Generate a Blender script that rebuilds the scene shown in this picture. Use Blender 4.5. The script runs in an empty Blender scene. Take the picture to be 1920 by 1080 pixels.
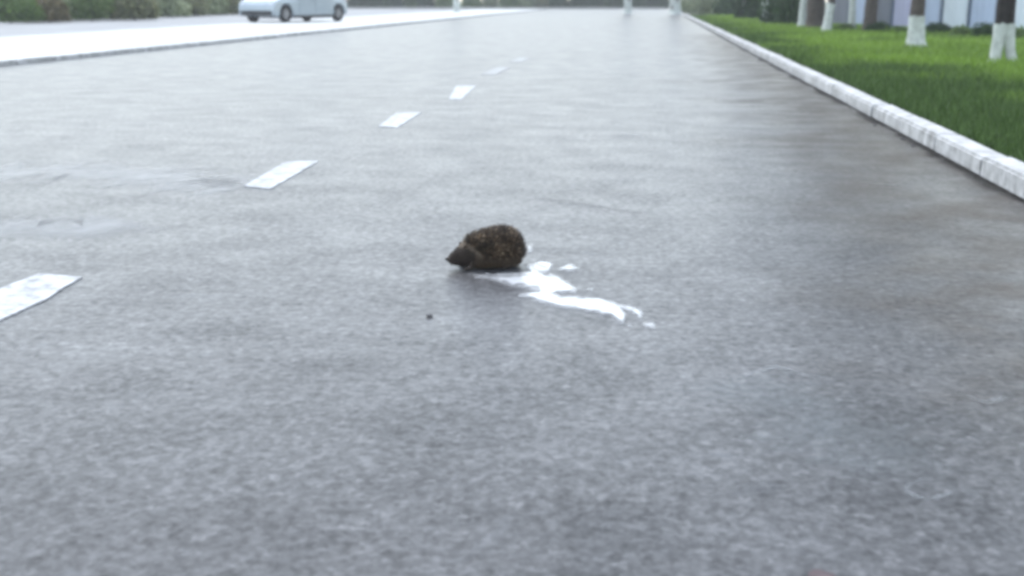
import bpy, bmesh, math, random
import numpy as np
from mathutils import Vector, Matrix, Euler, noise
R = math.radians
random.seed(7)
rng = np.random.default_rng(7)
S = bpy.context.scene
C = S.collection

# ------------------------------------------------------------------ camera
H = 0.85
F = 2200.0                       # focal length in pixels of a 1920 wide frame
cam_d = bpy.data.cameras.new('camera')
cam = bpy.data.objects.new('camera', cam_d)
C.objects.link(cam)
cam.location = (0, 0, H)
cam.rotation_euler = (R(90 - 13.84), 0, R(6.6))
cam_d.sensor_width = 36
cam_d.lens = F / 1920 * 36
cam_d.clip_start = 0.05
cam_d.clip_end = 4000
cam_d.dof.use_dof = True
cam_d.dof.focus_distance = 3.7
cam_d.dof.aperture_fstop = 3.6
S.camera = cam

# ------------------------------------------------------------------ sky, sun, exposure
SUN_EL, SUN_AZ = R(61), R(-33)      # sun behind thin cloud, up ahead and a little to the left
w = bpy.data.worlds.new('World')
S.world = w
w.use_nodes = True
nt = w.node_tree
nt.nodes.clear()
out = nt.nodes.new('ShaderNodeOutputWorld')
bg = nt.nodes.new('ShaderNodeBackground')
sky = nt.nodes.new('ShaderNodeTexSky')
sky.sky_type = 'NISHITA'
sky.sun_disc = False
sky.sun_elevation = SUN_EL
sky.sun_rotation = SUN_AZ
sky.air_density = 1.5
sky.dust_density = 0.8
sky.ozone_density = 1.0
hs = nt.nodes.new('ShaderNodeHueSaturation')
hs.inputs['Saturation'].default_value = 0.52      # overcast: whiter than a clear sky
nt.links.new(sky.outputs[0], hs.inputs['Color'])
nt.links.new(hs.outputs[0], bg.inputs['Color'])
bg.inputs['Strength'].default_value = 0.15
nt.links.new(bg.outputs[0], out.inputs['Surface'])

sd = bpy.data.lights.new('sun', 'SUN')
sd.energy = 0.9
sd.angle = R(25)
sd.color = (1.0, 0.96, 0.9)
sun = bpy.data.objects.new('sun', sd)
C.objects.link(sun)
# direction towards the sun
dv = Vector((math.sin(SUN_AZ) * math.cos(SUN_EL), math.cos(SUN_AZ) * math.cos(SUN_EL), math.sin(SUN_EL)))
sun.rotation_euler = dv.to_track_quat('Z', 'Y').to_euler()
sun.location = (0, 0, 30)

S.view_settings.view_transform = 'Standard'
S.view_settings.look = 'None'
S.view_settings.gamma = 1
S.view_settings.use_curve_mapping = False
S.view_settings.exposure = 1.38
S.render.engine = 'CYCLES'
S.cycles.use_denoising = True
S.cycles.filter_width = 3.5
S.cycles.max_bounces = 6
S.cycles.sample_clamp_indirect = 4

# ------------------------------------------------------------------ helpers
_M = cam.rotation_euler.to_matrix()
def at(px, py, z=0.0):
    """point of the photograph (1920x1080) -> point on the horizontal plane z"""
    d = _M @ Vector((px - 960, 540 - py, -F))
    t = (z - H) / d.z
    return Vector((d.x * t, d.y * t, z))

def tag(o, label=None, cat=None, group=None, kind=None):
    if label: o['label'] = label
    if cat: o['category'] = cat
    if group: o['group'] = group
    if kind: o['kind'] = kind
    return o

def empty(name, loc=(0, 0, 0), rz=0.0, parent=None):
    o = bpy.data.objects.new(name, None)
    o.empty_display_size = 0.2
    C.objects.link(o)
    o.location = loc
    o.rotation_euler = (0, 0, rz)
    if parent: o.parent = parent
    return o

def link(name, me, mat=None, parent=None, loc=None, smooth=False):
    if mat is not None and not me.materials:
        for m in (mat if isinstance(mat, (list, tuple)) else [mat]):
            me.materials.append(m)
    if smooth:
        me.polygons.foreach_set('use_smooth', [True] * len(me.polygons))
    o = bpy.data.objects.new(name, me)
    C.objects.link(o)
    if parent: o.parent = parent
    if loc is not None: o.location = loc
    return o

def bm_obj(name, bm, mat=None, parent=None, loc=None, smooth=False):
    me = bpy.data.meshes.new(name)
    bm.normal_update()
    bm.to_mesh(me); bm.free()
    return link(name, me, mat, parent, loc, smooth)

def np_mesh(name, verts, faces, nper):
    """verts (n,3); faces (m,nper) -> mesh, fast"""
    me = bpy.data.meshes.new(name)
    verts = np.asarray(verts, dtype=np.float32); faces = np.asarray(faces, dtype=np.int32)
    me.vertices.add(len(verts)); me.vertices.foreach_set('co', verts.ravel())
    me.loops.add(faces.size); me.loops.foreach_set('vertex_index', faces.ravel())
    me.polygons.add(len(faces))
    me.polygons.foreach_set('loop_start', np.arange(0, faces.size, nper, dtype=np.int32))
    me.update(calc_edges=True); me.validate()
    return me

def box(bm, c, s, rot=None):
    m = Matrix.Translation(Vector(c))
    if rot is not None: m = m @ rot.to_4x4()
    m = m @ Matrix.Diagonal((s[0], s[1], s[2], 1))
    return bmesh.ops.create_cube(bm, size=1, matrix=m)['verts']

def tube(bm, pts, rads, seg=10, cap=True, wob=0.0, squash=None):
    """tapered tube along pts"""
    rings = []
    n = len(pts)
    up = Vector((0.01, 1, 0.0))
    for i, p in enumerate(pts):
        p = Vector(p)
        a = Vector(pts[max(0, i - 1)]); b = Vector(pts[min(n - 1, i + 1)])
        t = (b - a).normalized()
        u = t.cross(up)
        if u.length < 1e-3: u = t.cross(Vector((1, 0, 0)))
        u.normalize(); v = t.cross(u).normalized()
        ring = []
        for k in range(seg):
            an = 2 * math.pi * k / seg
            r = rads[i] * (1 + wob * noise.noise(Vector((math.cos(an) * 1.3, math.sin(an) * 1.3, i * 0.7 + p.x))))
            ring.append(bm.verts.new(p + u * math.cos(an) * r + v * math.sin(an) * r))
        rings.append(ring)
    for i in range(n - 1):
        for k in range(seg):
            bm.faces.new((rings[i][k], rings[i][(k + 1) % seg], rings[i + 1][(k + 1) % seg], rings[i + 1][k]))
    if cap:
        bm.faces.new(rings[0][::-1]); bm.faces.new(rings[-1])
    bmesh.ops.recalc_face_normals(bm, faces=bm.faces)
    return rings

# ------------------------------------------------------------------ materials
def newmat(name):
    m = bpy.data.materials.new(name); m.use_nodes = True
    return m, m.node_tree, m.node_tree.nodes['Principled BSDF']

def mnode(nt, typ, **kw):
    n = nt.nodes.new(typ)
    for k, v in kw.items():
        if k in n.inputs: n.inputs[k].default_value = v
        else: setattr(n, k, v)
    return n

def ramp(nt, src, stops):
    r = nt.nodes.new('ShaderNodeValToRGB')
    el = r.color_ramp.elements
    el[0].position = stops[0][0]; el[0].color = (*stops[0][1], 1)
    el[1].position = stops[-1][0]; el[1].color = (*stops[-1][1], 1)
    for p, c in stops[1:-1]:
        e = el.new(p); e.color = (*c, 1)
    nt.links.new(src, r.inputs[0])
    return r.outputs[0]

def mixc(nt, fac, a, b, mode='MIX'):
    n = nt.nodes.new('ShaderNodeMix'); n.data_type = 'RGBA'; n.blend_type = mode
    for k, v in ((0, fac), (6, a), (7, b)):
        if isinstance(v, bpy.types.NodeSocket): nt.links.new(v, n.inputs[k])
        elif k == 0: n.inputs[0].default_value = v
        else: n.inputs[k].default_value = (*v, 1)
    return n.outputs[2]

def noise_n(nt, coord, scale, detail=4, rough=0.55, dist=0.0, stretch=None):
    n = nt.nodes.new('ShaderNodeTexNoise')
    n.inputs['Scale'].default_value = scale; n.inputs['Detail'].default_value = detail
    n.inputs['Roughness'].default_value = rough; n.inputs['Distortion'].default_value = dist
    if stretch is not None:
        mp = nt.nodes.new('ShaderNodeMapping'); mp.inputs['Scale'].default_value = stretch
        nt.links.new(coord, mp.inputs[0]); coord = mp.outputs[0]
    nt.links.new(coord, n.inputs['Vector'])
    return n.outputs['Fac']

def bump(nt, bs, h, strength, distance):
    b = nt.nodes.new('ShaderNodeBump')
    b.inputs['Strength'].default_value = strength; b.inputs['Distance'].default_value = distance
    nt.links.new(h, b.inputs['Height']); nt.links.new(b.outputs[0], bs.inputs['Normal'])
    return b

def simple(name, col, rough=0.6, var=0.25, scale=8.0, bstr=0.2, metallic=0.0, spec=0.5):
    m, nt, bs = newmat(name)
    tc = nt.nodes.new('ShaderNodeTexCoord')
    f = noise_n(nt, tc.outputs['Object'], scale, 6)
    lo = tuple(c * (1 - var) for c in col); hi = tuple(min(1, c * (1 + var)) for c in col)
    nt.links.new(ramp(nt, f, [(0.3, lo), (0.7, hi)]), bs.inputs['Base Color'])
    bs.inputs['Roughness'].default_value = rough; bs.inputs['Metallic'].default_value = metallic
    bs.inputs['Specular IOR Level'].default_value = spec
    if bstr:
        g = noise_n(nt, tc.outputs['Object'], scale * 6, 4)
        bump(nt, bs, g, bstr, 0.01)
    return m

RLO, RHI = 0.295, 0.415
def mat_asphalt():
    m, nt, bs = newmat('asphalt')
    L = nt.links
    tc = nt.nodes.new('ShaderNodeTexCoord'); o = tc.outputs['Object']
    big = noise_n(nt, o, 0.45, 5, 0.6, 0.6)
    mid = noise_n(nt, o, 3.2, 6, 0.62, 0.4)
    sm = noise_n(nt, o, 34, 4, 0.75, 0.0)
    grain = nt.nodes.new('ShaderNodeTexVoronoi'); grain.inputs['Scale'].default_value = 95
    L.new(o, grain.inputs['Vector'])
    chips = nt.nodes.new('ShaderNodeTexVoronoi'); chips.inputs['Scale'].default_value = 48
    L.new(o, chips.inputs['Vector'])
    col = ramp(nt, big, [(0.3, (0.064, 0.065, 0.069)), (0.7, (0.089, 0.090, 0.095))])
    col = mixc(nt, 0.55, col, ramp(nt, mid, [(0.30, (0.35, 0.36, 0.37)), (0.5, (0.5, 0.5, 0.5)), (0.72, (0.66, 0.66, 0.66))]), 'OVERLAY')
    col = mixc(nt, 0.9, col, ramp(nt, sm, [(0.32, (0.33, 0.33, 0.33)), (0.5, (0.5, 0.5, 0.5)), (0.75, (0.7, 0.7, 0.7))]), 'OVERLAY')
    col = mixc(nt, 0.9, col, ramp(nt, grain.outputs['Color'], [(0.0, (0.25, 0.25, 0.25)), (1.0, (0.75, 0.75, 0.74))]), 'OVERLAY')
    col = mixc(nt, 0.8, col, ramp(nt, chips.outputs['Color'], [(0.0, (0.3, 0.3, 0.3)), (0.75, (0.5, 0.5, 0.5)), (1.0, (0.85, 0.85, 0.84))]), 'OVERLAY')
    # cross-wise drag marks and faint scuffs
    st = noise_n(nt, o, 1.0, 5, 0.6, 0.3, (1.1, 4.5, 1))
    col = mixc(nt, 0.25, col, ramp(nt, st, [(0.35, (0.36, 0.36, 0.37)), (0.52, (0.5, 0.5, 0.5)), (0.68, (0.68, 0.68, 0.68))]), 'OVERLAY')
    # pale dust blotches and worn scars
    bl = noise_n(nt, o, 5.5, 3, 0.5, 1.2)
    col = mixc(nt, ramp(nt, bl, [(0.66, (0, 0, 0)), (0.74, (0.45, 0.45, 0.45))]), col, (0.13, 0.138, 0.15))
    db = noise_n(nt, o, 7.5, 3, 0.5, 0.8)
    col = mixc(nt, ramp(nt, db, [(0.24, (0.5, 0.5, 0.5)), (0.33, (0, 0, 0))]), col, (0.028, 0.030, 0.035))
    # sandy dirt gathered along the right kerb
    sp = nt.nodes.new('ShaderNodeSeparateXYZ'); L.new(o, sp.inputs[0])
    ad = nt.nodes.new('ShaderNodeMath'); ad.operation = 'MULTIPLY_ADD'
    ad.inputs[1].default_value = 1.1; L.new(mid, ad.inputs[0]); L.new(sp.outputs[0], ad.inputs[2])
    mr = nt.nodes.new('ShaderNodeMapRange'); mr.inputs['From Min'].default_value = 1.25; mr.inputs['From Max'].default_value = 2.2
    L.new(ad.outputs[0], mr.inputs[0])
    m2 = nt.nodes.new('ShaderNodeMath'); m2.operation = 'MULTIPLY'; m2.inputs[1].default_value = 0.75
    L.new(mr.outputs[0], m2.inputs[0])
    col = mixc(nt, m2.outputs[0], col, ramp(nt, sm, [(0.3, (0.066, 0.063, 0.057)), (0.7, (0.115, 0.108, 0.096))]))
    L.new(col, bs.inputs['Base Color'])
    mo = nt.nodes.new('ShaderNodeMath'); mo.operation = 'MULTIPLY_ADD'; mo.inputs[1].default_value = 1.0; L.new(sm, mo.inputs[0])
    m5 = nt.nodes.new('ShaderNodeMath'); m5.operation = 'MULTIPLY'; m5.inputs[1].default_value = .44; L.new(mid, m5.inputs[0])
    L.new(m5.outputs[0], mo.inputs[2])
    wear = nt.nodes.new('ShaderNodeMath'); wear.operation = 'MULTIPLY_ADD'; wear.inputs[1].default_value = .18
    L.new(st, wear.inputs[0]); L.new(mo.outputs[0], wear.inputs[2])       # about 0.82 on average
    rr = ramp(nt, wear.outputs[0], [(0.62, (RHI, RHI, RHI)), (1.0, (RLO, RLO, RLO))])
    spc = ramp(nt, wear.outputs[0], [(0.62, (0.10, 0.10, 0.10)), (1.0, (0.26, 0.26, 0.26))])
    L.new(spc, bs.inputs['Specular IOR Level'])
    L.new(rr, bs.inputs['Roughness'])
    h = nt.nodes.new('ShaderNodeMath'); h.operation = 'ADD'; L.new(chips.outputs['Distance'], h.inputs[0]); L.new(sm, h.inputs[1])
    bump(nt, bs, h.outputs[0], 0.10, 0.003)
    return m

def mat_paint(name='road_paint', base=(0.44, 0.46, 0.49), worn=(0.12, 0.124, 0.132), thr=0.45):
    m, nt, bs = newmat(name)
    tc = nt.nodes.new('ShaderNodeTexCoord'); o = tc.outputs['Object']
    f = noise_n(nt, o, 14, 8, 0.75)
    nt.links.new(ramp(nt, f, [(thr - 0.08, worn), (thr + 0.14, base)]), bs.inputs['Base Color'])
    bs.inputs['Roughness'].default_value = 0.45
    bump(nt, bs, noise_n(nt, o, 90, 3), 0.3, 0.002)
    return m

def mat_kerb():
    m, nt, bs = newmat('kerb_whitewash')
    L = nt.links
    tc = nt.nodes.new('ShaderNodeTexCoord'); o = tc.outputs['Object']
    oi = nt.nodes.new('ShaderNodeObjectInfo')
    va = nt.nodes.new('ShaderNodeVectorMath'); va.operation = 'MULTIPLY_ADD'
    va.inputs[1].default_value = (1, 1, 1)
    cx = nt.nodes.new('ShaderNodeCombineXYZ')
    mu = nt.nodes.new('ShaderNodeMath'); mu.operation = 'MULTIPLY'; mu.inputs[1].default_value = 57
    L.new(oi.outputs['Random'], mu.inputs[0]); L.new(mu.outputs[0], cx.inputs[0])
    L.new(o, va.inputs[0]); L.new(cx.outputs[0], va.inputs[2])
    f = noise_n(nt, va.outputs[0], 9, 8, 0.72, 0.4)
    c = ramp(nt, f, [(0.34, (0.16, 0.16, 0.155)), (0.43, (0.34, 0.345, 0.35)), (0.6, (0.57, 0.58, 0.59))])
    g = noise_n(nt, va.outputs[0], 2.0, 4)
    c = mixc(nt, ramp(nt, g, [(0.35, (0.6, 0.6, 0.6)), (0.6, (0, 0, 0))]), c, (0.27, 0.275, 0.27))
    L.new(c, bs.inputs['Base Color'])
    bs.inputs['Roughness'].default_value = 0.7
    bump(nt, bs, f, 0.5, 0.01)
    return m

def mat_leaf(name, c1, c2, c3, rough=0.5, trans=0.25, patch=1.2):
    m, nt, bs = newmat(name)
    L = nt.links
    ge = nt.nodes.new('ShaderNodeNewGeometry')
    tc = nt.nodes.new('ShaderNodeTexCoord')
    c = ramp(nt, ge.outputs['Random Per Island'], [(0.0, c1), (0.5, c2), (1.0, c3)])
    f = noise_n(nt, tc.outputs['Object'], patch, 4)
    c = mixc(nt, 0.6, c, ramp(nt, f, [(0.3, (0.30, 0.33, 0.3)), (0.7, (0.68, 0.66, 0.60))]), 'OVERLAY')
    L.new(c, bs.inputs['Base Color'])
    bs.inputs['Roughness'].default_value = rough
    bs.inputs['Specular IOR Level'].default_value = 0.15
    tr = nt.nodes.new('ShaderNodeBsdfTranslucent'); L.new(c, tr.inputs[0])
    mx = nt.nodes.new('ShaderNodeMixShader'); mx.inputs[0].default_value = trans
    L.new(bs.outputs[0], mx.inputs[1]); L.new(tr.outputs[0], mx.inputs[2])
    L.new(mx.outputs[0], nt.nodes['Material Output'].inputs[0])
    return m

def mat_grass():
    """lawn blades: brighter-lit yellow-green painted into the middle of the lawn, shaded dark green near the kerb"""
    m, nt, bs = newmat('lawn_grass')
    L = nt.links
    ge = nt.nodes.new('ShaderNodeNewGeometry')
    tc = nt.nodes.new('ShaderNodeTexCoord'); o = tc.outputs['Object']
    lit_green = ramp(nt, ge.outputs['Random Per Island'], [(0, (0.13, 0.22, 0.025)), (0.6, (0.19, 0.32, 0.045)), (1, (0.28, 0.41, 0.10))])
    shade_green = ramp(nt, ge.outputs['Random Per Island'], [(0, (0.038, 0.07, 0.02)), (0.6, (0.07, 0.125, 0.034)), (1, (0.12, 0.19, 0.065))])
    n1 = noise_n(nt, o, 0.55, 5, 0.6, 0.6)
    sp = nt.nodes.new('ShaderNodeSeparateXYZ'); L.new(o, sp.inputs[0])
    # brighter light on the lawn farther up the road, painted into the blade colour
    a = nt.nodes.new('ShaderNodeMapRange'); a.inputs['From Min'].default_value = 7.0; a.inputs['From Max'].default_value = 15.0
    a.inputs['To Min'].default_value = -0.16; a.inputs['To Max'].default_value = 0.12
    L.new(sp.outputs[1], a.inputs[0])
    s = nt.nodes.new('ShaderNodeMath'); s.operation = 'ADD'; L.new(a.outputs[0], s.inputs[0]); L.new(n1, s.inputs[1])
    kx = nt.nodes.new('ShaderNodeMapRange'); kx.inputs['From Min'].default_value = 1.8; kx.inputs['From Max'].default_value = 3.0  # shadow edge beside the kerb painted as darker blades
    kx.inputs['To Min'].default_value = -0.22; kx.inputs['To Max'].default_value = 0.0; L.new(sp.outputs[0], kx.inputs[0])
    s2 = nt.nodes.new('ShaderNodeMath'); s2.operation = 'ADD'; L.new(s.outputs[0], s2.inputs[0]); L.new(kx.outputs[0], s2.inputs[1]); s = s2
    c = mixc(nt, ramp(nt, s.outputs[0], [(0.40, (0, 0, 0)), (0.62, (1, 1, 1))]), shade_green, lit_green)
    L.new(c, bs.inputs['Base Color'])
    bs.inputs['Roughness'].default_value = 0.6
    bs.inputs['Specular IOR Level'].default_value = 0.15
    tr = nt.nodes.new('ShaderNodeBsdfTranslucent'); L.new(c, tr.inputs[0])
    mx = nt.nodes.new('ShaderNodeMixShader'); mx.inputs[0].default_value = 0.3
    L.new(bs.outputs[0], mx.inputs[1]); L.new(tr.outputs[0], mx.inputs[2])
    L.new(mx.outputs[0], nt.nodes['Material Output'].inputs[0])
    return m

M = {}
M['asphalt'] = mat_asphalt()
M['paint'] = mat_paint()
M['paint_glare_faded'] = mat_paint('glare_faded_road_paint', (0.30, 0.31, 0.33), (0.12, 0.125, 0.135), 0.5)  # far dashes washed out by road glare, painted in as fainter colour
M['kerb'] = mat_kerb()
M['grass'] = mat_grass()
M['soil'] = simple('soil', (0.035, 0.045, 0.022), 0.95, 0.4, 6, 0.6)
M['terrain'] = simple('terrain_grass', (0.05, 0.075, 0.03), 0.95, 0.4, 0.4, 0.5)
M['concrete'] = simple('pale_concrete', (0.44, 0.46, 0.46), 0.75, 0.16, 0.5, 0.2)
M['concrete_grey'] = simple('grey_concrete', (0.25, 0.26, 0.27), 0.8, 0.15, 0.6, 0.2)
M['bark'] = simple('bark_brown', (0.075, 0.062, 0.052), 0.9, 0.5, 14, 0.9)
M['bark_dark'] = simple('bark_dark', (0.022, 0.018, 0.017), 0.85, 0.5, 14, 0.9)
M['lime'] = simple('limewash', (0.50, 0.54, 0.51), 0.85, 0.25, 9, 0.6)
M['leaf_dark'] = mat_leaf('leaf_dark', (0.012, 0.035, 0.014), (0.025, 0.06, 0.022), (0.05, 0.10, 0.035))
M['leaf_mid'] = mat_leaf('leaf_mid', (0.06, 0.11, 0.035), (0.11, 0.18, 0.055), (0.18, 0.25, 0.10), trans=.4)
M['leaf_olive'] = mat_leaf('leaf_olive', (0.10, 0.12, 0.06), (0.17, 0.185, 0.10), (0.26, 0.27, 0.16), trans=.4)
M['leaf_pale'] = mat_leaf('leaf_pale', (0.13, 0.17, 0.09), (0.20, 0.24, 0.14), (0.30, 0.34, 0.22))
M['leaf_dry'] = mat_leaf('leaf_dry', (0.09, 0.08, 0.04), (0.15, 0.13, 0.07), (0.22, 0.19, 0.12), trans=.4)
M['fence_blue'] = simple('pale_blue_metal', (0.42, 0.51, 0.66), 0.5, 0.12, 1.5, 0.05)
M['fence_lilac'] = simple('lilac_metal', (0.42, 0.44, 0.60), 0.5, 0.12, 1.5, 0.05)
M['fence_white'] = simple('white_blue_metal', (0.60, 0.68, 0.74), 0.5, 0.12, 1.5, 0.05)
M['fence_slate'] = simple('slate_grey_metal', (0.13, 0.15, 0.19), 0.5, 0.2, 1.5, 0.05)
M['post_blue'] = simple('slate_blue_post', (0.075, 0.11, 0.17), 0.55, 0.2, 3, 0.05)
M['grey_stone'] = simple('grey_stone', (0.20, 0.20, 0.205), 0.85, 0.25, 4, 0.5)

# ------------------------------------------------------------------ ground, road, pavements
X_R = 1.64         # road side of the right kerb
X_RO = 1.785        # lawn side of the right kerb
X_L = -8.36         # road side of the left kerb

def sheet(name, x0, x1, y0, y1, z, mat, nx=1, ny=1):
    xs = np.linspace(x0, x1, nx + 1); ys = np.linspace(y0, y1, ny + 1)
    v = [(x, y, z) for y in ys for x in xs]
    f = [(j * (nx + 1) + i, j * (nx + 1) + i + 1, (j + 1) * (nx + 1) + i + 1, (j + 1) * (nx + 1) + i) for j in range(ny) for i in range(nx)]
    me = np_mesh(name, v, f, 4)
    return tag(link(name, me, mat), kind='structure')

terrain = sheet('ground', -400, 400, -400, 400, -0.06, M['terrain'])
road = sheet('road', X_L - 0.02, X_R + 0.02, -12, 98, 0.0, M['asphalt'])
cross = sheet('cross_road', -60, 40, 98, 108, 0.0, M['asphalt'])
lawn = sheet('lawn', X_RO - 0.01, 30, -12, 96, 0.02, M['soil'])
pav = sheet('pavement', X_L - 5.3, X_L - 0.16, -12, 96, 0.06, M['concrete'])
yard = sheet('yard', X_L - 17.5, X_L - 5.3, -12, 96, 0.056, M['concrete_grey'])
bank = sheet('verge', -70, X_L - 17.5, -12, 96, 0.05, M['terrain'])
farp = sheet('far_pavement', -60, 40, 108, 112, 0.10, M['concrete'])
farv = sheet('far_verge', -80, 60, 112, 160, 0.09, M['terrain'])

# thin morning haze over the whole place
hb = bmesh.new(); box(hb, (0, 0, 6.0), (820, 820, 14.4))
hm = bpy.data.materials.new('haze'); hm.use_nodes = True
hn = hm.node_tree; hn.nodes.remove(hn.nodes['Principled BSDF'])
pv = hn.nodes.new('ShaderNodeVolumePrincipled'); pv.inputs['Color'].default_value = (.93, .96, 1, 1); pv.inputs['Density'].default_value = 0.0014
hn.links.new(pv.outputs[0], hn.nodes['Material Output'].inputs['Volume'])
tag(bm_obj('haze', hb, hm), kind='stuff')

# road markings: every dash is a thin sheet of worn paint, with a slightly ragged outline
def ragged(name, corners, mat, parent, z, step=0.05, amp=0.006, seed=0):
    pts = []
    n = len(corners)
    for i in range(n):
        a = Vector(corners[i]); b = Vector(corners[(i + 1) % n])
        k = max(2, int((b - a).length / step))
        for j in range(k):
            p = a.lerp(b, j / k)
            q = noise.noise_vector(Vector((p.x * 9 + seed, p.y * 9, seed * 3.1))) * amp
            pts.append(Vector((p.x + q.x, p.y + q.y, 0)))
    bm = bmesh.new()
    top = [bm.verts.new((p.x, p.y, z)) for p in pts]
    low = [bm.verts.new((p.x, p.y, z - 0.0035)) for p in pts]
    bm.faces.new(top)
    for i in range(len(pts)):
        bm.faces.new((low[i], low[(i + 1) % len(pts)], top[(i + 1) % len(pts)], top[i]))
    bmesh.ops.recalc_face_normals(bm, faces=bm.faces)
    bmesh.ops.triangulate(bm, faces=[f for f in bm.faces if len(f.verts) > 4])
    return bm_obj(name, bm, mat, parent)

dash_rows = [(640, 517), (355, 303.5), (240, 212), (187, 161), (138, 125), (114, 107)]
for i, (yn, yf) in enumerate(dash_rows):
    y0 = at(584 / 1.0, yn).y; y1 = at(700, yf).y
    # the line's own bearing, measured on the road surface
    xc = -1.945 + 0.0 * i
    hw = 0.083
    n = at(1222 - 0.0, yn)
    def xr(px, py): return at(px, py)
    if i == 0:
        cs = [at(-70, 640), at(0, 543), at(73, 514), at(153, 521), at(82, 565), at(0, 602), at(-20, 640)]
    elif i == 1:
        cs = [at(457, 350), at(537, 304), at(598, 303), at(507, 355)]
    elif i == 2:
        cs = [at(710, 238), at(743, 213), at(790, 211.5), at(745, 240)]
    elif i == 3:
        cs = [at(842, 187), at(855, 162), at(893, 161), at(865, 187)]
    else:
        xs = at(933, 132).x
        cs = [(xs - hw, y0, 0), (xs - hw, y1, 0), (xs + hw, y1, 0), (xs + hw, y0, 0)]
    ragged('lane_dash', cs, M['paint'] if i < 4 else M['paint_glare_faded'], road, 0.004, seed=i + 1)

# ------------------------------------------------------------------ kerbs
def kerb_mesh(L, w, h, seed):
    bm = bmesh.new()
    vs = box(bm, (0, 0, 0), (w, L - 0.006, h))
    bmesh.ops.bevel(bm, geom=list(bm.edges), offset=0.014, segments=2, affect='EDGES')
    for v in bm.verts:
        q = noise.noise_vector(v.co * 6 + Vector((seed * 5, 0, 0)))
        v.co += q * 0.005
    return bm

def kerb_row(x, y0, y1, L, w, h, sgn, label):
    e = empty('kerb', (x, 0, 0))
    tag(e, kind='structure')
    protos = []
    for k in range(4):
        me = bpy.data.meshes.new('kerb_stone')
        bm = kerb_mesh(L, w, h + 0.10, k); bm.to_mesh(me); bm.free()
        me.materials.append(M['kerb']); protos.append(me)
    n = int((y1 - y0) / L)
    for i in range(n):
        o = bpy.data.objects.new('kerb_stone', protos[i % 4])
        C.objects.link(o); o.parent = e
        o.location = (sgn * w / 2 + random.uniform(-.006, .006), y0 + (i + 0.5) * L, h - (h + 0.10) / 2 + random.uniform(-.004, .004))
        o.rotation_euler = (random.uniform(-.003, .003), random.uniform(-.012, .012), random.uniform(-.006, .006) + (math.pi if i % 3 == 1 else 0))
    return e
kerb_row(X_R, -2.0, 96, 1.0, X_RO - X_R, 0.095, 1, 'right')
kerb_row(X_L, 4.0, 96, 1.0, 0.16, 0.065, -1, 'left')

# dark soft-edged strip in the gutter where the kerb meets the asphalt
def gutter(x, y0, y1, side, wd, mat, seed, name):
    bm = bmesh.new(); fl = bm.verts.layers.float.new('fade'); prev = None
    n = int((y1 - y0) / .08)
    for i in range(n):
        y = y0 + i * .08
        ww = wd * (1 + .9 * noise.noise(Vector((seed, y * 1.3, 0))) + .5 * noise.noise(Vector((seed, y * 6, 0))))
        cur = []
        for q, fd in ((0, 1), (.5, .8), (1, 0)):
            v = bm.verts.new((x + side * ww * q, y, .0028)); v[fl] = fd; cur.append(v)
        if prev:
            for k in range(2): bm.faces.new((prev[k], cur[k], cur[k + 1], prev[k + 1]))
        prev = cur
    bmesh.ops.recalc_face_normals(bm, faces=bm.faces)
    if bm.faces[:][0].normal.z < 0: bmesh.ops.reverse_faces(bm, faces=bm.faces)
    o = bm_obj(name, bm, mat, road); o['kind'] = 'stuff'
gm = simple('gutter_strip', (0.018, 0.017, 0.016), 0.95, 0.4, 20, 0.4, spec=.1); SOFT_LATER = [(gm, 14, .2, .5, .95)]
gutter(X_R + .004, 2, 60, -1, .085, gm, 3.0, 'gutter_strip')
# patches of sandy silt spreading from the gutter
sand = simple('gutter_silt', (0.135, 0.118, 0.098), 0.95, 0.25, 25, 0.3, spec=.1); SOFT_LATER.append((sand, 2.6, .40, .70, .5))
gutter(X_R - .03, 1.6, 30, -1, 1.15, sand, 8.0, 'gutter_silt')

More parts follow.
